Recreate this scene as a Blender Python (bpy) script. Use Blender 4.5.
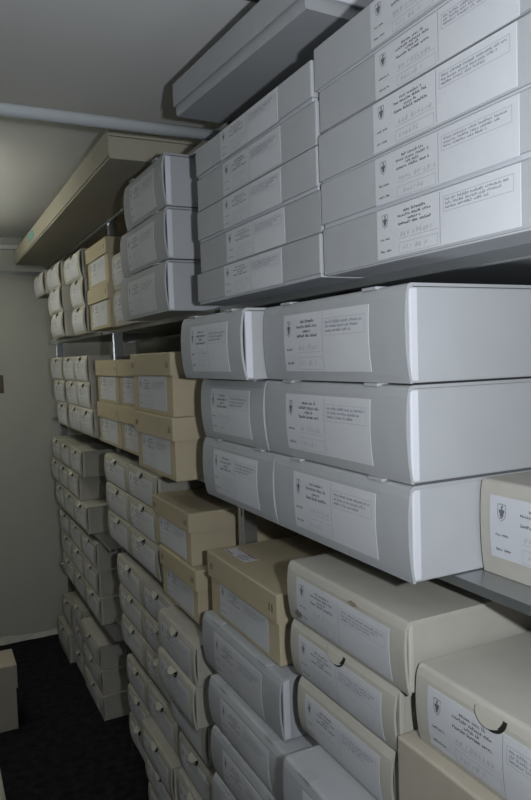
import bpy, bmesh, math, random
from mathutils import Matrix, Vector

for o in list(bpy.data.objects):
    bpy.data.objects.remove(o, do_unlink=True)
SC = bpy.context.scene
COL = SC.collection
U = 0.55                 # one layout unit (camera to box fronts) in metres
FLOOR = -2.66            # floor level below the lens, in units
def P(x, y, z): return Vector((x * U, y * U, (z - FLOOR) * U))

# ------------------------------------------------------------------ camera
VY, VX, FPX = (-75.0, 368.0), (1650.0, 312.0), 684.0
Yc = Vector((VY[0] - 265.5, -(VY[1] - 400.0), -FPX)).normalized()
Xc = Vector((VX[0] - 265.5, -(VX[1] - 400.0), -FPX))
Xc = (Xc - Yc * Xc.dot(Yc)).normalized()
Zc = Xc.cross(Yc)
ROT = Matrix((Xc, Yc, Zc))          # camera space -> world
cam_d = bpy.data.cameras.new('camera')
cam_d.sensor_fit = 'VERTICAL'; cam_d.sensor_height = 36.0
cam_d.lens = FPX / 800.0 * 36.0
cam_d.clip_start = 0.02
cam = bpy.data.objects.new('camera', cam_d); COL.objects.link(cam)
cam.matrix_world = Matrix.Translation(P(0, 0, 0)) @ ROT.to_4x4()
SC.camera = cam

# ------------------------------------------------------------------ light
w = bpy.data.worlds.new('world'); SC.world = w; w.use_nodes = True
w.node_tree.nodes['Background'].inputs[0].default_value = (0.5, 0.55, 0.6, 1)
w.node_tree.nodes['Background'].inputs[1].default_value = 0.02
SC.view_settings.view_transform = 'Standard'
SC.view_settings.look = 'None'
SC.view_settings.exposure = 0.25
SC.view_settings.gamma = 1.0
SC.view_settings.use_curve_mapping = False

def area(name, loc, rot, sx, sy, power, col, spread=math.pi):
    l = bpy.data.lights.new(name, 'AREA'); l.shape = 'RECTANGLE'
    l.size = sx; l.size_y = sy; l.energy = power; l.color = col; l.spread = spread
    o = bpy.data.objects.new(name, l); COL.objects.link(o)
    o.matrix_world = Matrix.Translation(loc) @ rot
    return o
# the camera's own flash, a hand's breadth to the right of the lens
flash_loc = P(0, 0, 0) + ROT @ Vector((0.135, 0.02, 0.0))
area('camera_flash', flash_loc, ROT.to_4x4() @ Matrix.Rotation(math.radians(17), 4, 'X'), 0.03, 0.02, 6.9, (0.90, 0.95, 1.0))

# ------------------------------------------------------------------ materials
MATS = {}
def mat(name, col, rough=0.75, metal=0.0, var=0.06, scale=30.0, bump=0.05, stretch=None, obj_var=0.06, spec=0.3, emit=None):
    m = bpy.data.materials.new(name); m.use_nodes = True
    nt = m.node_tree; nd = nt.nodes; lk = nt.links
    b = nd['Principled BSDF']
    b.inputs['Roughness'].default_value = rough
    b.inputs['Metallic'].default_value = metal
    b.inputs['Specular IOR Level'].default_value = spec
    tc = nd.new('ShaderNodeTexCoord')
    mp = nd.new('ShaderNodeMapping')
    lk.new(tc.outputs['Object'], mp.inputs['Vector'])
    if stretch: mp.inputs['Scale'].default_value = stretch
    n = nd.new('ShaderNodeTexNoise'); n.inputs['Scale'].default_value = scale
    n.inputs['Detail'].default_value = 5; n.inputs['Roughness'].default_value = 0.6
    lk.new(mp.outputs['Vector'], n.inputs['Vector'])
    n2 = nd.new('ShaderNodeTexNoise'); n2.inputs['Scale'].default_value = scale * 0.13
    n2.inputs['Detail'].default_value = 3
    lk.new(mp.outputs['Vector'], n2.inputs['Vector'])
    oi = nd.new('ShaderNodeObjectInfo')
    # value = 1 + var*(n-.5) + var*(n2-.5)*1.5 + obj_var*(rnd-.5)
    def mth(op, a, bb):
        x = nd.new('ShaderNodeMath'); x.operation = op
        for i, v in enumerate((a, bb)):
            if isinstance(v, (int, float)): x.inputs[i].default_value = v
            else: lk.new(v, x.inputs[i])
        return x.outputs[0]
    s = mth('MULTIPLY', mth('SUBTRACT', n.outputs['Fac'], 0.5), var * 2)
    s2 = mth('MULTIPLY', mth('SUBTRACT', n2.outputs['Fac'], 0.5), var * 3)
    s3 = mth('MULTIPLY', mth('SUBTRACT', oi.outputs['Random'], 0.5), obj_var * 2)
    tot = mth('ADD', mth('ADD', mth('ADD', s, s2), s3), 1.0)
    mx = nd.new('ShaderNodeVectorMath'); mx.operation = 'SCALE'
    mx.inputs[0].default_value = col[:3]
    lk.new(tot, mx.inputs['Scale'])
    lk.new(mx.outputs[0], b.inputs['Base Color'])
    if bump:
        bp = nd.new('ShaderNodeBump'); bp.inputs['Strength'].default_value = bump
        bp.inputs['Distance'].default_value = 0.002
        lk.new(n.outputs['Fac'], bp.inputs['Height']); lk.new(bp.outputs[0], b.inputs['Normal'])
    if emit:
        b.inputs['Emission Color'].default_value = emit[0] + (1,)
        b.inputs['Emission Strength'].default_value = emit[1]
    MATS[name] = m
    return m
mat('gray_card', (0.375, 0.385, 0.40), var=0.05)
mat('gray_edge', (0.60, 0.61, 0.65), var=0.03)
mat('gray_flat', (0.37, 0.38, 0.395), var=0.05)
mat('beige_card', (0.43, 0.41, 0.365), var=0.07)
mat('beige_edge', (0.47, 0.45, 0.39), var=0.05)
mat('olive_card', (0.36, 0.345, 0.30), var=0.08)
mat('tan_card', (0.43, 0.37, 0.255), var=0.07, scale=22)
mat('long_tan', (0.40, 0.375, 0.30), var=0.06, scale=22)
mat('tan_side', (0.42, 0.38, 0.31), var=0.06, scale=22)
mat('paper', (0.53, 0.54, 0.565), var=0.03, rough=0.8, obj_var=0.04)
mat('ink', (0.13, 0.13, 0.155), var=0.0, bump=0, obj_var=0)
mat('grey_ink', (0.26, 0.27, 0.31), var=0.0, bump=0, obj_var=0)
mat('pencil', (0.40, 0.41, 0.44), var=0.0, bump=0, obj_var=0)
mat('red_ink', (0.35, 0.10, 0.07), var=0.0, bump=0, obj_var=0)
mat('teal_print', (0.18, 0.40, 0.38), var=0.25, scale=60, bump=0)
mat('hole_shade', (0.02, 0.018, 0.015), var=0.0, bump=0, obj_var=0)
mat('steel', (0.50, 0.52, 0.54), rough=0.26, metal=0.9, var=0.06, scale=20, stretch=(1, 1, 6), bump=0.02, obj_var=0.02)
mat('shelf_steel', (0.40, 0.42, 0.43), rough=0.30, metal=0.85, var=0.08, scale=14, bump=0.03, obj_var=0.02)
mat('chrome', (0.62, 0.66, 0.68), rough=0.28, metal=0.3, var=0.01, scale=12, bump=0, obj_var=0)
mat('plaster', (0.46, 0.46, 0.425), rough=0.9, var=0.05, scale=9, bump=0.12, obj_var=0, spec=0.1)
mat('ceiling_paint', (0.80, 0.80, 0.80), rough=0.9, var=0.03, scale=8, bump=0.06, obj_var=0, spec=0.1)
mat('carpet', (0.019, 0.019, 0.022), rough=1.0, var=0.55, scale=230, bump=0.8, obj_var=0, spec=0.03)
mat('tray_gray', (0.45, 0.465, 0.50), var=0.04)
mat('staple_metal', (0.10, 0.075, 0.05), rough=.5, var=0.05, bump=0)
mat('stain_dark', (0.17, 0.16, 0.14), var=0.3, scale=120, bump=0)
mat('stain_brown', (0.33, 0.28, 0.21), var=0.2, scale=90, bump=0)
mat('lamp_white', (0.7, 0.7, 0.7), var=0.02, bump=0, obj_var=0)
mat('tube_glow', (0.9, 0.95, 0.85), var=0, bump=0, obj_var=0, emit=((1.0, 1.0, 0.84), 11.5))
mat('fill_glow_cool', (0.9, 0.95, 0.9), var=0, bump=0, obj_var=0, emit=((0.94, 0.98, 1.0), 5.0))  # glow of the added near fill lamp
mat('sign_brown', (0.12, 0.10, 0.075), var=0.2, scale=40, bump=0, obj_var=0)

# ------------------------------------------------------------------ mesh helpers (all in units)
def mesh_from(name, verts, faces, mats, midx=None, smooth=False):
    me = bpy.data.meshes.new(name)
    me.from_pydata([(v[0] * U, v[1] * U, v[2] * U) for v in verts], [], faces)
    for m in (mats if isinstance(mats, (list, tuple)) else [mats]): me.materials.append(MATS[m])
    if midx: me.polygons.foreach_set('material_index', midx)
    if smooth: me.polygons.foreach_set('use_smooth', [True] * len(me.polygons))
    bm = bmesh.new(); bm.from_mesh(me); bmesh.ops.recalc_face_normals(bm, faces=bm.faces); bm.to_mesh(me); bm.free()
    me.update(); return me
def box_vf(x0, x1, y0, y1, z0, z1):
    v = [(x, y, z) for x in (x0, x1) for y in (y0, y1) for z in (z0, z1)]
    f = [(0, 1, 3, 2), (4, 6, 7, 5), (0, 4, 5, 1), (2, 3, 7, 6), (0, 2, 6, 4), (1, 5, 7, 3)]
    return v, f
def box_mesh(name, x0, x1, y0, y1, z0, z1, m, bevel=0.0, seg=2):
    v, f = box_vf(x0, x1, y0, y1, z0, z1)
    me = mesh_from(name, v, f, m)
    if bevel:
        bm = bmesh.new(); bm.from_mesh(me)
        bmesh.ops.bevel(bm, geom=list(bm.edges), offset=bevel * U, segments=seg, affect='EDGES', profile=0.5)
        bm.to_mesh(me); bm.free()
    return me
def boxes_mesh(name, blist, m):
    V, F = [], []
    for b in blist:
        v, f = box_vf(*b); n = len(V); V += v; F += [tuple(i + n for i in q) for q in f]
    return mesh_from(name, V, F, m)
def extrude_profile(name, pts, y0, y1, m, smooth=False):
    """closed xz outline swept along y"""
    n = len(pts)
    V = [(x, y0, z) for x, z in pts] + [(x, y1, z) for x, z in pts]
    F = [(i, (i + 1) % n, n + (i + 1) % n, n + i) for i in range(n)]
    F += [tuple(range(n)), tuple(range(2 * n - 1, n - 1, -1))]
    return mesh_from(name, V, F, m)
def tube_mesh(name, p0, p1, r, m, seg=20):
    p0 = Vector(p0); p1 = Vector(p1); d = (p1 - p0).normalized()
    a = d.orthogonal().normalized(); b = d.cross(a)
    V = []
    for p in (p0, p1):
        for k in range(seg):
            t = 2 * math.pi * k / seg; V.append(p + a * r * math.cos(t) + b * r * math.sin(t))
    F = [(i, (i + 1) % seg, seg + (i + 1) % seg, seg + i) for i in range(seg)]
    F += [tuple(range(seg)), tuple(range(2 * seg - 1, seg - 1, -1))]
    me = mesh_from(name, V, F, m)
    for p in me.polygons:
        if len(p.vertices) == 4: p.use_smooth = True
    return me
def obj(name, me, parent=None, loc=None):
    o = bpy.data.objects.new(name, me); COL.objects.link(o)
    if parent: o.parent = parent
    if loc is not None: o.location = loc
    return o
def tag(o, label, cat, group=None):
    o['label'] = label; o['category'] = cat
    if group: o['group'] = group
    return o
def empty(name, loc, rz=0.0):
    o = bpy.data.objects.new(name, None); COL.objects.link(o)
    o.empty_display_size = 0.05; o.location = loc; o.rotation_euler = (0, 0, rz); return o
def struct(o): o['kind'] = 'structure'; return o

# ------------------------------------------------------------------ room shell
XL, XR, YB, YF, CEIL = -2.1, 1.95, -2.6, 6.89, 1.20
def room(name, x0, x1, y0, y1, z0, z1, m):
    o = obj(name, box_mesh(name, x0, x1, y0, y1, z0 - FLOOR, z1 - FLOOR, m)); return struct(o)
room('floor', XL - .2, XR + .2, YB - .2, YF + .2, FLOOR - .2, FLOOR, 'carpet')
room('ceiling', XL - .2, XR + .2, YB - .2, YF + .2, CEIL, CEIL + .2, 'ceiling_paint')
room('wall_far', XL - .2, XR + .2, YF, YF + .2, FLOOR, CEIL, 'plaster')
room('wall_back', XL - .2, XR + .2, YB - .2, YB, FLOOR, CEIL, 'plaster')
room('wall_left', XL - .2, XL, YB, YF, FLOOR, CEIL, 'plaster')
room('wall_right', XR, XR + .2, YB, YF, FLOOR, CEIL, 'plaster')
room('trim_1', XL, XR, YF - .06, YF, 1.085, 1.118, 'lamp_white')
# ragged plaster edge where the far wall meets the carpet
rnd = random.Random(5)
pts = []; n = 60
for i in range(n + 1):
    x = XL + (XR - XL) * i / n; pts.append((x, 0.03 + 0.03 * rnd.random()))
V = []; F = []
for x, h in pts:
    V += [(x, YF - 0.03 - 0.02 * rnd.random(), 0.001), (x, YF - 0.008, h), (x, YF, h + .005)]
for i in range(n):
    a = i * 3; F += [(a, a + 3, a + 4, a + 1), (a + 1, a + 4, a + 5, a + 2)]
struct(obj('baseboard_far', mesh_from('baseboard_far', V, F, 'plaster')))
# thin dark joint strip between two ceiling sheets
room('trim_2', XL, XR, 2.12, 2.135, CEIL - 0.006, CEIL, 'sign_brown')

# ------------------------------------------------------------------ printed labels
def label_print(W, H, fx, zt, yl, seed, fine):
    """word-like strokes, crest and rules of the archive form; (s,t) in 0..1 from the top left corner"""
    r = random.Random(seed); V = []; F = []; MI = []
    def quad(s0, t0, s1, t1, mi, sl=0.0):
        k = max(1, int(abs(t1 - t0) / 0.12))
        for j in range(k):
            ta = t0 + (t1 - t0) * j / k; tb = t0 + (t1 - t0) * (j + 1) / k
            n = len(V)
            for (s, t, q) in ((s0, ta, sl), (s1, ta, sl), (s1, tb, 0), (s0, tb, 0)):
                z = zt - t * H; V.append((fx(z) - 0.0016, yl - (s + q) * W, z))
            F.append((n, n + 1, n + 2, n + 3)); MI.append(mi)
    def words(sc, t, width, xh, mi, center=True, cw=0.0125):
        s = sc - width / 2 if center else sc; e = s + width; left = r.randint(3, 8)
        while s < e - cw * .5:
            if left == 0:
                s += cw * .9; left = r.randint(3, 9); continue
            asc = xh * (1.5 if r.random() < .3 else 1.0)
            quad(s, t - asc, s + cw * .34, t, mi)
            k = r.random()
            if k < .45: quad(s + cw * .34, t - xh, s + cw * .85, t - xh * .66, mi)
            if k > .3: quad(s + cw * .34, t - xh * .32, s + cw * .85, t, mi)
            if r.random() < .5: quad(s + cw * .58, t - xh * .7, s + cw * .85, t - xh * .1, mi)
            s += cw; left -= 1
    asp = H / W
    if fine:
        for t, wd in ((.165, .17), (.25, .265), (.33, .10), (.41, .26)): words(.315, t, wd, .038, 0)
        words(.035, .635, .085, .032, 0, False, .010); words(.035, .875, .085, .032, 0, False, .010)
        for t, wd in ((.215, .40), (.285, .355), (.355, .28)): words(.545, t, wd, .034, 1, False, .0105)
        # handwriting
        for (t, s0, nn) in ((.63, .20, 9), (.90, .22, 6)):
            s = s0
            for i in range(nn):
                if r.random() < .2: s += .018
                hh = .085 * (.7 + .5 * r.random())
                quad(s, t - hh, s + .0045, t, 2, .010)
                if r.random() < .7: quad(s + .004, t - hh * .55, s + .017, t - hh * .40, 2)
                if r.random() < .6: quad(s + .004, t - .018, s + .018, t, 2)
                if r.random() < .5: quad(s + .014, t - hh * .9, s + .018, t - hh * .2, 2, .006)
                s += .027
    else:
        for t, wd in ((.165, .17), (.25, .265), (.33, .10), (.41, .26)): quad(.315 - wd / 2, t - .04, .315 + wd / 2, t, 1)
        quad(.035, .60, .12, .635, 1); quad(.035, .84, .12, .875, 1)
        for t, wd in ((.215, .40), (.285, .355), (.355, .28)): quad(.545, t - .03, .545 + wd, t, 2)
        quad(.20, .56, .46, .60, 2)
    # rules
    lw = .0032; lh = lw / asp
    quad(.505, .03, .505 + lw, .97, 1)
    quad(.19, .665, .49, .665 + lh, 2)
    for a in ((.19, .75, .49, .75 + lh), (.19, .96, .49, .96 + lh)): quad(*a, 2)
    quad(.19, .75, .19 + lw, .96, 2); quad(.49 - lw, .75, .49, .96, 2)
    for a in ((.53, .13, .965, .13 + lh), (.53, .40, .965, .40 + lh)): quad(*a, 2)
    quad(.53, .13, .53 + lw, .40, 2); quad(.965 - lw, .13, .965, .40, 2)
    # crest: shield outline with a dark bird-like figure
    cx, cy = .073, .255; hw = .026; hh = .135
    sh = [(-1, -1), (0, -1.08), (1, -1), (1, .2), (.72, .68), (0, 1.05), (-.72, .68), (-1, .2)]
    m = len(sh)
    for k in range(m):
        a = sh[k]; b = sh[(k + 1) % m]; n = len(V)
        for (px, py) in (a, b, (b[0] * .84, b[1] * .88), (a[0] * .84, a[1] * .88)):
            t = cy + py * hh; s = cx + px * hw; z = zt - t * H
            V.append((fx(z) - .0016, yl - s * W, z))
        F.append((n, n + 1, n + 2, n + 3)); MI.append(1)
    for (a, b, c, d) in ((-.14, -.72, .16, .6), (-.62, -.35, -.14, .05), (.16, -.35, .64, .05), (-.42, .05, -.14, .42), (.16, .05, .44, .42), (-.3, .5, .3, .66), (-.1, -.85, .3, -.6)):
        quad(cx + a * hw, cy + b * hh, cx + c * hw, cy + d * hh, 0)
    me = mesh_from('print', V, F, ['ink', 'grey_ink', 'pencil'], MI)
    return me
def label_mesh(W, H, fx, zt, yl):
    V = []; F = []; n = 10
    for i in range(n + 1):
        z = zt - H * i / n
        for off in (0.0010, -0.0004):
            x = fx(z) - off; V += [(x, yl, z), (x, yl - W, z)]
    for i in range(n):
        a = i * 4; b = a + 4
        F += [(a, a + 1, b + 1, b), (a + 2, b + 2, b + 3, a + 3), (a, b, b + 2, a + 2), (a + 1, a + 3, b + 3, b + 1)]
    F += [(0, 2, 3, 1), (n * 4, n * 4 + 1, n * 4 + 3, n * 4 + 2)]
    return mesh_from('label', V, F, 'paper')

# ------------------------------------------------------------------ box kinds: lists of (name, mesh, parent index)
CACHE = {}
def clamshell(w, h, d, colour, edge, bulge, style, lab, seed, fine, toff=0.0):
    """folding archive box: tray, one-piece lid with a bowed front flap, pale corner strips with painted flash glint, closures, label"""
    key = ('c', round(w, 3), round(h, 3), round(d, 3), colour, style, round(bulge, 4), lab, seed, fine, toff)
    if key in CACHE: return CACHE[key]
    def fx(z):
        t = max(0.0, min(1.0, z / h)); return -bulge * (1 - (2 * t - 1) ** 2) ** 0.8 + 0.004 * (1 - t)
    t = 0.007; r = 0.008; parts = []
    out = [(d, h), (r + .004, h)]
    for k in range(1, 5):
        a = math.pi / 2 * k / 4; out.append((r + .004 - r * math.sin(a) * 1.0 - .004 * k / 4, h - r + r * math.cos(a)))
    n = 12
    for k in range(1, n + 1):
        z = (h - r) * (1 - k / n); out.append((fx(z), z))
    inner = []
    for k in range(n, -1, -1):
        z = min((h - r) * (1 - k / n), h - r - t); inner.append((fx(z) + t, max(z, 0)))
    inner += [(r + t, h - t), (d, h - t)]
    parts.append(('lid', extrude_profile('lid', out + inner, -w / 2, w / 2, colour), None))
    parts.append(('tray', box_mesh('tray', .013, d - .002, -w / 2 + .004, w / 2 - .004, 0, h - t - .0005, colour, .004), None))
    for s in (-1, 1):
        y0, y1 = (s * (w / 2 - .016), s * (w / 2 - .0015))
        if style == 'gray':
            parts.append(('lit_corner_strip', box_mesh('lit_corner_strip', .006, .030, min(y0, y1), max(y0, y1), .004, h - t - .002, edge, .004), None))  # pale board edge, with flash caught on the crease painted in
        else:
            parts.append(('lit_corner_strip', box_mesh('lit_corner_strip', .007, .022, min(y0, y1), max(y0, y1), .004, h - t - .002, edge, .003), None))
    W, H, zt, sh = lab
    yl = W / 2 + sh
    parts.append(('label', label_mesh(W, H, fx, zt, yl), None)); li = len(parts) - 1
    parts.append(('print', label_print(W, H, fx, zt, yl, seed, fine), li))
    if style == 'gray':
        for yy in (w * .30, -w * .30):
            parts.append(('closing_tab', box_mesh('closing_tab', -.004, .03, yy - .028, yy + .028, h - .004, h + .0032, colour, .0015), 0))
    elif style != 'plain':
        # thumb hole as a dark patch painting its shade, and bent-out closing tongue
        zc = h - 0.011; R = .040; m = 12
        V = [(fx(zc) - .0012, toff, zc)]; F = []
        for k in range(m + 1):
            a = math.pi * k / m; z = zc - R * math.sin(a) * .85; V.append((fx(z) - .0012, toff + R * math.cos(a), z))
        F = [(0, k + 1, k + 2) for k in range(m)]
        parts.append(('thumb_hole_shade', mesh_from('thumb_hole_shade', V, F, 'hole_shade'), 0))
        tilt = (0.45, 0.75, 1.0)[seed % 3] if style == 'tongue' else 0.10
        R2 = .035; V = []; ct, st = math.cos(tilt), math.sin(tilt)
        for off in (0.0, .004):
            for k in range(m + 1):
                a = math.pi * k / m; l = R2 * math.sin(a) * .85
                x = fx(zc - l) - .0022 - off - l * st * .8
                z = zc - l * ct + .003 + off * st * .0
                V.append((x, R2 * math.cos(a) + .004 + toff, z))
        F = [tuple(range(m + 1)), tuple(range(2 * m + 1, m, -1))] + [(k, k + 1, m + 2 + k, m + 1 + k) for k in range(m)] + [(0, m, 2 * m + 1, m + 1)]
        parts.append(('closing_tongue', mesh_from('closing_tongue', V, F, edge), 0))
    CACHE[key] = parts; return parts
def lidbox(w, h, d, colour, side, lab, seed, fine, lidf=.36):
    key = ('t', round(w, 3), round(h, 3), round(d, 3), colour, lab, seed, fine)
    if key in CACHE: return CACHE[key]
    parts = []; e = .011; lh = h * lidf
    # body
    parts.append(('body', box_mesh('body', e, d - e, -w / 2 + e, w / 2 - e, 0, h - .012, colour, .004), None))
    # lid as a hollow cap: top + four walls
    t = .008
    lid = boxes_mesh('lid', [(0, d, -w / 2, w / 2, h - .010, h), (0, t, -w / 2, w / 2, h - lh, h - .0101), (d - t, d, -w / 2, w / 2, h - lh, h - .0101),
                             (t, d - t, -w / 2, -w / 2 + t, h - lh, h - .0101), (t, d - t, w / 2 - t, w / 2, h - lh, h - .0101)], colour)
    # remove the joints inside: build as one solid cap instead
    V, F = box_vf(0, d, -w / 2, w / 2, h - lh, h)
    Vi, Fi = box_vf(t, d - t, -w / 2 + t, w / 2 - t, h - lh, h - .010)
    bm = bmesh.new()
    a = [bm.verts.new((v[0] * U, v[1] * U, v[2] * U)) for v in V]; b = [bm.verts.new((v[0] * U, v[1] * U, v[2] * U)) for v in Vi]
    for f in F:
        if f != (0, 4, 6, 2) and not all(V[i][2] == V[0][2] for i in f): bm.faces.new([a[i] for i in f])
    for f in Fi:
        if not all(Vi[i][2] == Vi[0][2] for i in f): bm.faces.new([b[i] for i in f])
    for i, j in ((0, 2), (2, 6), (6, 4), (4, 0)): bm.faces.new([a[i], a[j], b[j], b[i]])
    bmesh.ops.recalc_face_normals(bm, faces=bm.faces)
    es = [x for x in bm.edges if all(v in a for v in x.verts) and max(v.co.z for v in x.verts) > (h - lh) * U + 1e-5]
    bmesh.ops.bevel(bm, geom=es, offset=.007 * U, segments=3, affect='EDGES', profile=.5)
    bpy.data.meshes.remove(lid); lid = bpy.data.meshes.new('lid'); bm.to_mesh(lid); bm.free(); lid.materials.append(MATS[colour])
    parts.append(('lid', lid, None))
    for yy in ((-w / 2 + .035, -w / 2 + .055, w / 2 - .035, w / 2 - .055) if fine and lab[0] else (-w / 2 + .045,)):
        parts.append(('staple', box_mesh('staple', -.0015, .001, yy - .002, yy + .002, h - lh * .68, h - lh * .42, 'staple_metal'), 1))
    W, H, zt, sh = lab; fx = lambda z: e
    if W:
        yl = W / 2 + sh
        parts.append(('label', label_mesh(W, H, fx, zt, yl), None)); li = len(parts) - 1
        parts.append(('print', label_print(W, H, fx, zt, yl, seed, fine), li))
    CACHE[key] = parts; return parts
def flatbox(w, h, d, lab, seed, fine):
    key = ('l', round(w, 3), round(h, 3), round(d, 3), lab, seed)
    if key in CACHE: return CACHE[key]
    parts = []
    parts.append(('tray', box_mesh('tray', .006, d - .006, -w / 2 + .006, w / 2 - .006, 0, h - .012, 'tray_gray', .003), None))
    # lid: hollow on the under side, rounded upper edges, leaves a pale strip of tray
    lidz = (.009, .003, .010, .004)[seed % 4]; t = .005; V, F = box_vf(0, d, -w / 2, w / 2, lidz, h); Vi, Fi = box_vf(t, d - t, -w / 2 + t, w / 2 - t, lidz, h - .010)
    bm = bmesh.new()
    a = [bm.verts.new((v[0] * U, v[1] * U, v[2] * U)) for v in V]; b = [bm.verts.new((v[0] * U, v[1] * U, v[2] * U)) for v in Vi]
    for f in F:
        if not all(V[i][2] == V[0][2] for i in f): bm.faces.new([a[i] for i in f])
    for f in Fi:
        if not all(Vi[i][2] == Vi[0][2] for i in f): bm.faces.new([b[i] for i in f])
    for i, j in ((0, 2), (2, 6), (6, 4), (4, 0)): bm.faces.new([a[i], a[j], b[j], b[i]])
    bmesh.ops.recalc_face_normals(bm, faces=bm.faces)
    es = [x for x in bm.edges if all(v in a for v in x.verts) and max(v.co.z for v in x.verts) > lidz * U + 1e-5]
    bmesh.ops.bevel(bm, geom=es, offset=.005 * U, segments=2, affect='EDGES', profile=.5)
    lid = bpy.data.meshes.new('lid'); bm.to_mesh(lid); bm.free(); lid.materials.append(MATS['gray_flat'])
    parts.append(('lid', lid, None))
    W, H, zt, sh = lab; fx = lambda z: 0.0; yl = W / 2 + sh
    parts.append(('label', label_mesh(W, H, fx, zt, yl), None)); li = len(parts) - 1
    parts.append(('print', label_print(W, H, fx, zt, yl, seed, fine), li))
    CACHE[key] = parts; return parts
def place(name, parts, xf, y0, y1, z0, label, cat, group=None, rz=0.0):
    """xf front plane, y0 near edge, y1 far edge, z0 underside; thing > part > sub-part"""
    root = empty(name, P(xf, (y0 + y1) / 2, z0), rz); tag(root, label, cat, group)
    made = []
    for nm, me, par in parts:
        made.append(obj(nm, me, root if par is None else made[par]))
    return root

POS = {1: [''], 2: ['upper', 'lower'], 3: ['top', 'middle', 'bottom'], 4: ['topmost', 'second from top', 'third from top', 'bottom'],
       5: ['top', 'second from top', 'middle', 'second from bottom', 'bottom']}
cnt = [0]
def stack(kind, zbase, rows, where, group, d=.72, fine=True, **kw):
    """rows listed from the top: (xf, y_near, y_far, h[, rz])"""
    z = zbase; n = len(rows); GAP = .0008
    for i in range(n - 1, -1, -1):
        row = rows[i]; xf, y0, y1, h = row[:4]; rz = math.radians(row[4]) if len(row) > 4 else 0.0
        w = y1 - y0; cnt[0] += 1; seed = cnt[0] % 4; pos = POS[n][i]
        tabh = 0
        if kind == 'gray':
            lw = min(.415, w * .62); lab = (round(lw, 3), round(min(.157, h - .046), 3), round(h - .034, 3), 0.0)
            parts = clamshell(w, h, d, 'gray_card', 'gray_edge', kw.get('bulge', .009), 'gray', lab, seed, fine); nm = 'archive_box'; desc = 'pale gray archive box'; tabh = .0034
        elif kind in ('beige', 'olive'):
            lw = kw.get('lw', min(.44, w * .80)); lab = (round(lw, 3), round(min(.14, h * .74), 3), round(h - .032, 3), 0.0)
            parts = clamshell(w, h, d, kind + '_card', 'beige_edge', kw.get('bulge', .011), kw.get('style', 'tongue'), lab, seed, fine, kw.get('toff', 0.0)); nm = 'archive_box'
            desc = 'beige archive box' if kind == 'beige' else 'dull olive archive box'
        elif kind == 'tan':
            lw = min(.41, w * .70); lidf = kw.get('lidf', .36); lab = (round(lw, 3), round(h * (1 - lidf) * .86, 3), round(h * (1 - lidf) - .004, 3), -.005) if kw.get('label', True) else (0, 0, 0, 0)
            parts = lidbox(w, h, d, kw.get('colour', 'tan_card'), 'tan_side', lab, seed, fine, lidf); nm = 'lidded_box'; desc = kw.get('desc', 'tan lidded box')
        else:
            lab = (.415, round(h * .90, 3), round(h - .004, 3), -.025)
            parts = flatbox(w, h, d, lab, seed, fine); nm = 'flat_archive_box'; desc = 'flat gray box'
        if len(((desc + ' ' + pos + ' ' + where)).split()) > 16: print('LONG', desc, pos, where)
        label = (desc + ', ' + pos + ' ' + where) if pos else desc + ' ' + where
        place(nm, parts, xf, y0, y1, z, label, 'box', (desc + 'es of the rack') if group else None, rz)
        z += h + GAP + tabh
    return z

# ------------------------------------------------------------------ steel rack
SH_A, SH_B = 0.20, -0.51
XS0, XS1 = 1.05, 1.78
PY = [0.46, 2.53, 4.51, 6.70]
rack = empty('steel_rack', P(1.4, 3.5, FLOOR)); tag(rack, 'long gray steel shelving rack with open posts holding all the stacked archive boxes', 'shelf')
def rpart(name, me):
    o = obj(name, me, rack); o.location = P(0, 0, 0) - rack.location; return o
def post_mesh(x, y, sgn):
    # C-channel upright: web and two flanges, open to the back
    w2, t, dp = .030, .006, .05
    return boxes_mesh('post', [(x - t, x, y - w2, y + w2, FLOOR, .90), (x, x + sgn * dp, y - w2, y - w2 + t, FLOOR, .90) if sgn > 0 else (x - dp, x, y - w2, y - w2 + t, FLOOR, .90),
                               (x, x + dp, y + w2 - t, y + w2, FLOOR, .90) if sgn > 0 else (x - dp, x, y + w2 - t, y + w2, FLOOR, .90),
                               (x - t * 1.6, x - t, y - .006, y + .006, FLOOR, .90)], 'steel')
for y in PY:
    rpart('post', post_mesh(1.13, y, 1)); rpart('post', post_mesh(1.74, y, -1))
def board(y0, y1, z):
    # folded shelf board with a turned-down lip
    t = .006; lip = .022
    rpart('shelf_board', boxes_mesh('shelf_board', [(XS0, XS1, y0, y1, z - t, z), (XS0, XS0 + t, y0, y1, z - lip, z - t), (XS1 - t, XS1, y0, y1, z - lip, z - t),
                                                    (XS0 + t, XS0 + .03, y0, y1, z - lip, z - lip + .005)], 'shelf_steel'))
BAYS = [(PY[0] + .034, PY[1] - .034), (PY[1] + .034, PY[2] - .034), (PY[2] + .034, PY[3] - .034)]
LV = [(SH_A, SH_B, -1.748), (SH_A, SH_B, -1.118, -1.722), (SH_A, SH_B, -1.258, -1.898)]
for (a, b), lv in zip(BAYS, LV):
    for z in lv: board(a, b, z)
for x, ya in ((1.11, PY[1] - .03), (1.74, PY[0] - .03), (1.40, PY[0] - .03)):
    rpart('top_rail', box_mesh('top_rail', x, x + .03, ya, PY[3] + .03 if x != 1.40 else PY[1] - .04, .901, .925, 'steel', .003))
for y in PY[:2]:
    rpart('end_bar', box_mesh('end_bar', 1.14, 1.74, y - .01, y + .01, .875, .9005, 'steel', .003))
for y, z, lb in ((PY[1], .872, 'thick shiny steel cross pipe under the ceiling, nearer of two'), (PY[3], .842, 'thin steel cross pipe near the far wall')):
    o = obj('cross_pipe', tube_mesh('cross_pipe', (-2.1, 0, 0), (1.118, 0, 0), .0225 if y < 3 else .016, 'chrome'), None, P(0, y, z)); tag(o, lb, 'pipe')

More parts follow.
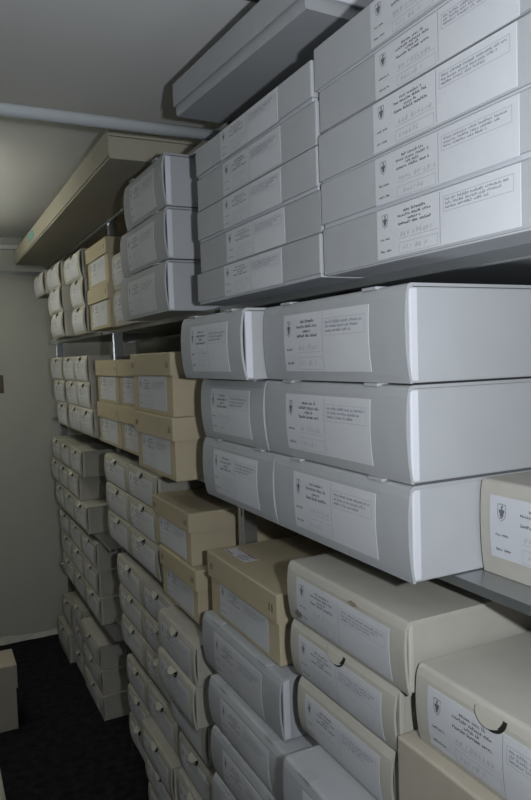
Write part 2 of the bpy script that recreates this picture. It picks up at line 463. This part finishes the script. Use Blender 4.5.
# ------------------------------------------------------------------ near bay
G_ = 'archive boxes on the steel rack'
stack('flat', SH_A + .001, [(.935, .68, 1.550, .109), (.94, .68, 1.537, .113), (.93, .68, 1.531, .120), (.93, .68, 1.524, .115), (.93, .68, 1.519, .120)], 'of the right flat pile on the top shelf', G_, d=.80)
stack('flat', SH_A + .001, [(.93, 1.555, 2.393, .104), (.935, 1.544, 2.40, .116), (.93, 1.538, 2.40, .111), (.935, 1.530, 2.395, .112), (.925, 1.525, 2.41, .112)], 'of the left flat pile on the top shelf', G_, d=.80)
stack('gray', SH_B + .001, [(.93, 1.18, 1.863, .2165), (.93, 1.182, 1.865, .2165), (.93, 1.182, 1.82, .2165)], 'of the three large ones at centre right', G_, d=.80, bulge=.010)
stack('gray', SH_B + .001, [(.86, 1.868, 2.40, .2165), (.93, 1.872, 2.40, .2165), (.93, 1.823, 2.405, .2165)], 'of three directly left of the large central pile', G_, d=.80, bulge=.014)
stack('beige', SH_B + .001, [(1.13, .63, 1.176, .216)], 'alone on the bare steel shelf at the right edge', None, d=.58, style='plain', lw=.485, bulge=.008)
# column of beige boxes resting on gray boxes
z = stack('gray', -1.747, [(.83, 1.05, 1.63, .2115), (.85, 1.08, 1.66, .2115), (.86, 1.08, 1.66, .2115)], 'of the low pile under the beige boxes', G_, d=.80)
z = stack('beige', z, [(.935, 1.268, 1.717, .163)], 'under the one with the half-moon thumb hole', G_, d=.80, bulge=.014, style='plain')
z = stack('beige', z, [(.935, 1.25, 1.75, .163)], 'with a half-moon thumb hole, middle of its pile', G_, d=.80, bulge=.014, style='flat')
z = stack('beige', z, [(.93, 1.205, 1.757, .170)], 'with stained label, on the pile below the gray boxes', G_, d=.80, bulge=.010, style='plain')
z = stack('beige', -1.747, [(.95, .60, 1.02, .2155), (.95, .60, 1.02, .2155), (.95, .60, 1.02, .2155)], 'of the column below the plain lidded box at lower right', G_, d=.7)
z = stack('tan', z, [(.918, .60, 1.235, .225)], 'without label, under the beige box at lower right', None, d=.78, colour='tan_side', desc='pinkish tan lidded box', label=False, lidf=.8)
stack('beige', z, [(.95, .68, 1.192, .178)], 'with round closing tongue, nearest at lower right corner', None, d=.80, style='flat', lw=.43, toff=.03)
z = stack('gray', -1.747, [(.93, 1.83, 2.485, .203), (.905, 1.75, 2.375, .182), (.90, 1.74, 2.36, .18), (.90, 1.74, 2.36, .175)], 'below the tan box with a sticker', G_, d=.80, bulge=.013)
zT = z
stack('tan', z, [(.95, 1.885, 2.485, .240)], 'with small printed sticker on its lid', None, d=.72, lidf=.40)

bx = [o for o in COL.objects if 'stained label' in o.get('label', '')][0]
def blot(cy, cz, ry, rz_, m, seed, x):
    r = random.Random(seed); n = 14
    V = [(x, cy, cz)] + [(x, cy + ry * math.cos(2 * math.pi * k / n) * (.6 + .6 * r.random()), cz + rz_ * math.sin(2 * math.pi * k / n) * (.6 + .6 * r.random())) for k in range(n)]
    return mesh_from('stain', V, [(0, k + 1, (k + 1) % n + 1) for k in range(n)], m)
obj('stain', blot(.208, .034, .020, .012, 'stain_dark', 3, -.0115), bx)
obj('stain', blot(-.07, .150, .026, .007, 'stain_brown', 4, -.0078), bx)

# ------------------------------------------------------------------ middle bay
stack('gray', SH_A + .001, [(.90, 2.665, 3.25, .207), (.90, 2.67, 3.35, .206), (.90, 2.685, 3.38, .206)], 'of three left of the flat boxes, top shelf', G_, d=.80, bulge=.012)
stack('beige', SH_A + .001, [(.99, 3.44, 3.90, .20), (.99, 3.44, 3.90, .20)], 'of two half hidden behind the gray top-shelf pile', G_, fine=False)
stack('tan', SH_A + .001, [(.955, 3.91, 4.455, .256), (.955, 3.91, 4.45, .256)], 'of two on the top shelf near the far bay', G_, d=.72, fine=False)
stack('tan', SH_B + .001, [(.90, 2.69, 3.30, .272), (.90, 2.69, 3.27, .270)], 'of the large pair beside the gray boxes, middle shelf', G_, d=.72)
stack('tan', SH_B + .001, [(.985, 3.36, 3.905, .262), (.985, 3.36, 3.905, .258)], 'of the pair partly covered by the larger tan pair', G_, fine=False)
stack('tan', SH_B + .001, [(.985, 3.915, 4.46, .262), (.985, 3.915, 4.46, .258)], 'of the pair farthest along the middle shelf', G_, fine=False)
zb = -1.117
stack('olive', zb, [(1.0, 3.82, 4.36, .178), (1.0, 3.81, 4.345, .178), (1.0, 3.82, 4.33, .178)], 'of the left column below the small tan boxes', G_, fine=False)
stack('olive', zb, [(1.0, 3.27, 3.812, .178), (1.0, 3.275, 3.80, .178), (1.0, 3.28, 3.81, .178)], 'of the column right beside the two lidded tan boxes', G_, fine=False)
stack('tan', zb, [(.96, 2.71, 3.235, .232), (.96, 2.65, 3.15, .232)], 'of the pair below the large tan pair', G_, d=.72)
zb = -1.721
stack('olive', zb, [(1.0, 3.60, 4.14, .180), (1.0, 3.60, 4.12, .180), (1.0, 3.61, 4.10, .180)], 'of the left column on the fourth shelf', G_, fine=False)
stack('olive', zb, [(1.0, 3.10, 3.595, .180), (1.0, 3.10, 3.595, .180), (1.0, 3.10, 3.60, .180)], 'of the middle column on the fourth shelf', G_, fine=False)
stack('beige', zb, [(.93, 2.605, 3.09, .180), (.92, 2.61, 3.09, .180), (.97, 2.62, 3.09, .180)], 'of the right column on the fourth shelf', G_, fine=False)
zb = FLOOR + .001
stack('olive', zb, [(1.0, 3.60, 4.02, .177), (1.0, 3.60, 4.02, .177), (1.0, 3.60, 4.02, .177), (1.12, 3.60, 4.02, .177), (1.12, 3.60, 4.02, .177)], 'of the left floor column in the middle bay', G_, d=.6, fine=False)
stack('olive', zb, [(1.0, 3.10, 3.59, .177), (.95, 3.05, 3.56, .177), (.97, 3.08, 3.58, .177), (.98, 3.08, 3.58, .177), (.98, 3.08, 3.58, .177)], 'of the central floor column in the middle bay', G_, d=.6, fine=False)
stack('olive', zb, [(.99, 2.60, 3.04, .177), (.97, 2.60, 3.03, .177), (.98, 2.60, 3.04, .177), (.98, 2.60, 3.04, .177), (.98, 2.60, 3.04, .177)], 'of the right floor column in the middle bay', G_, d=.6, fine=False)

# ------------------------------------------------------------------ far bay
stack('beige', SH_A + .001, [(.985, 4.73, 5.30, .19), (.985, 4.68, 5.08, .19), (.985, 4.66, 5.07, .19)], 'of the near column on the far top shelf', G_, fine=False, bulge=.018)
stack('beige', SH_A + .001, [(.95, 5.33, 5.88, .19), (.93, 5.22, 5.67, .19), (.93, 5.17, 5.60, .19)], 'of the middle column on the far top shelf', G_, fine=False, bulge=.018)
stack('beige', SH_A + .001, [(.92, 5.90, 6.38, .19), (.97, 5.70, 5.98, .19), (.97, 5.64, 5.90, .19)], 'of the farthest column on the top shelf', G_, fine=False, bulge=.018)
stack('beige', SH_B + .001, [(1.0, 4.76, 5.19, .186), (1.0, 4.72, 5.12, .186), (1.0, 4.665, 5.06, .186)], 'of the column just left of the small tan boxes', G_, fine=False)
stack('beige', SH_B + .001, [(1.0, 5.20, 5.66, .186), (1.0, 5.13, 5.55, .186), (1.0, 5.07, 5.49, .186)], 'of the middle column, far bay, middle shelf', G_, fine=False)
stack('beige', SH_B + .001, [(1.0, 5.72, 6.25, .186), (1.0, 5.66, 6.14, .186), (1.0, 5.60, 6.02, .186)], 'of the farthest column on the middle shelf', G_, fine=False)
zb = -1.257
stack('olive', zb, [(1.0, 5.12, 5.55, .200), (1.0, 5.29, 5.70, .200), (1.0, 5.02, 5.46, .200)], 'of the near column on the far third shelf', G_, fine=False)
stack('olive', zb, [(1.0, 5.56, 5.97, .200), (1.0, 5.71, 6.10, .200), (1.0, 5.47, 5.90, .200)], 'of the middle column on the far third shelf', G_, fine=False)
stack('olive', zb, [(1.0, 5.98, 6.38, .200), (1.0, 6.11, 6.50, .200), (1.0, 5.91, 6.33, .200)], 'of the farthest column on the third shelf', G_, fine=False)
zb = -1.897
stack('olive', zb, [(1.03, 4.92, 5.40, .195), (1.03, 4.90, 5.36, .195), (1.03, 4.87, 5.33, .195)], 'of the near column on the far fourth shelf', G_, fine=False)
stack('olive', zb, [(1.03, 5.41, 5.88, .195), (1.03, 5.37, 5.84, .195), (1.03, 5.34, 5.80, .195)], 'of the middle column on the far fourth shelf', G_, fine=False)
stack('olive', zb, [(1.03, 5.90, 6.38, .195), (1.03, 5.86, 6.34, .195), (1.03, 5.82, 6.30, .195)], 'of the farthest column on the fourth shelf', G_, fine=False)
zb = FLOOR + .001
stack('beige', zb, [(1.04, 5.02, 5.66, .183), (1.04, 5.0, 5.62, .183), (1.04, 4.97, 5.60, .183)], 'of the three standing on the floor, far bay', G_, fine=False)
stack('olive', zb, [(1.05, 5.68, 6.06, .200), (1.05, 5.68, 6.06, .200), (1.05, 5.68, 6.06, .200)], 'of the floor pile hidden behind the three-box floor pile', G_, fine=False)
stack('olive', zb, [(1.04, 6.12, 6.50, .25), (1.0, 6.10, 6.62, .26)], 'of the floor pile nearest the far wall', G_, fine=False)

# ------------------------------------------------------------------ long boxes lying on the top rails
root = empty('long_box', P(.935, 2.08, .926), math.radians(3.2)); tag(root, 'long gray cardboard box lying under the ceiling above the flat boxes', 'box')
L2 = .45
me = extrude_profile('body', [(0.008, 0), (.60, 0), (.60, .105), (.003, .105), (.003, .012), (.004, .005)], -L2, L2, 'gray_card'); obj('body', me, root)
lid = obj('lid', extrude_profile('lid', [(-.006, .034), (-.006, .118), (.606, .118), (.606, .034), (.601, .034), (.601, .1055), (-.0008, .1055), (-.0008, .034)], -L2 - .005, L2 + .005, 'gray_card'), root)
obj('end_flap', box_mesh('end_flap', .02, .56, -L2 - .016, -L2 - .0055, .036, .112, 'gray_edge', .003), root)
root = empty('long_box', P(.80, 4.96, .926), 0); tag(root, 'very long tan cardboard box lying under the ceiling towards the far wall', 'box')
L2 = 1.82
obj('body', box_mesh('body', .006, .60, -L2 + .006, .02, 0, .10, 'long_tan', .003), root)
obj('body', box_mesh('body', .006, .60, .021, L2 - .006, .001, .10, 'long_tan', .003), root)
lid = obj('lid', extrude_profile('lid', [(0, .012), (0, .125), (.606, .125), (.606, .012), (.601, .012), (.601, .101), (.005, .101), (.005, .012)], -L2, L2, 'long_tan'), root)
obj('sticker', box_mesh('sticker', -.0025, -.0003, .55, .85, .05, .105, 'teal_print'), lid)

# small printed sticker on the tan lid
r0 = None
for o in COL.objects:
    if o.get('label', '').endswith('sticker on its lid'): 
        if o.name.startswith('lidded_box'): r0 = o
lidp = [c for c in r0.children if c.name.startswith('lid')][0]
zt_ = .2409
st = obj('sticker', box_mesh('sticker', .060, .120, .07, .265, .2395, .2408, 'paper'), lidp)
obj('print', boxes_mesh('print', [(.066, .072, .09, .16, .2407, zt_), (.078, .084, .08, .17, .2407, zt_), (.09, .096, .10, .16, .2407, zt_), (.104, .109, .09, .15, .2407, zt_)], 'grey_ink'), lidp)
obj('print', boxes_mesh('print', [(.064, .070, .19, .255, .2407, zt_), (.111, .117, .08, .25, .2407, zt_)], 'red_ink'), lidp)

# ------------------------------------------------------------------ left side of the aisle
stack('tan', FLOOR + .001, [(-.205, 5.18, 5.50, .485)], 'standing on the carpet at the left edge', None, d=.68, label=False, lidf=.36, colour='tan_side', desc='tall tan lidded box')
stack('olive', FLOOR + .001, [(-.44, 3.85, 4.25, .30)], 'on the carpet at the lower left edge', None, d=.70)
o = obj('wall_plate', box_mesh('wall_plate', .40, .655, YF - .012, YF - .0005, -.26 - FLOOR, -.09 - FLOOR, 'sign_brown', .003)); tag(o, 'small brown plate on the far wall at the left edge', 'plate')

# ------------------------------------------------------------------ ceiling lamp over the far part of the aisle (left of the frame), plus an added near fill lamp
def hanging_lamp(loc, label, glow):
    lamp = empty('fluorescent_lamp', loc); tag(lamp, label, 'lamp', 'fluorescent aisle lamps')
    obj('housing', box_mesh('housing', -.05, .05, -1.1, 1.1, -.012, .03, 'lamp_white', .004), lamp)
    for x in (-.085, .085):
        obj('tube', tube_mesh('tube', (x, -1.05, 0), (x, 1.05, 0), .022, glow, 12), lamp)
    for y in (-.8, .8):
        obj('suspension_rod', tube_mesh('suspension_rod', (0, y, .03), (0, y, .2395), .006, 'chrome', 8), lamp)
    for y in (-1.065, 1.065):
        obj('end_cap', box_mesh('end_cap', -.11, .11, y - .014, y + .014, -.03, .032, 'lamp_white', .004), lamp)
hanging_lamp(P(-.12, 5.1, CEIL - .24), 'fluorescent lamp hanging from the ceiling over the far aisle', 'tube_glow')
hanging_lamp(P(-1.3, .9, CEIL - .24), 'added fill lamp hanging from the ceiling, unseen, behind the near aisle', 'fill_glow_cool')  # unseen lamp added to soften shadows and brighten the ceiling
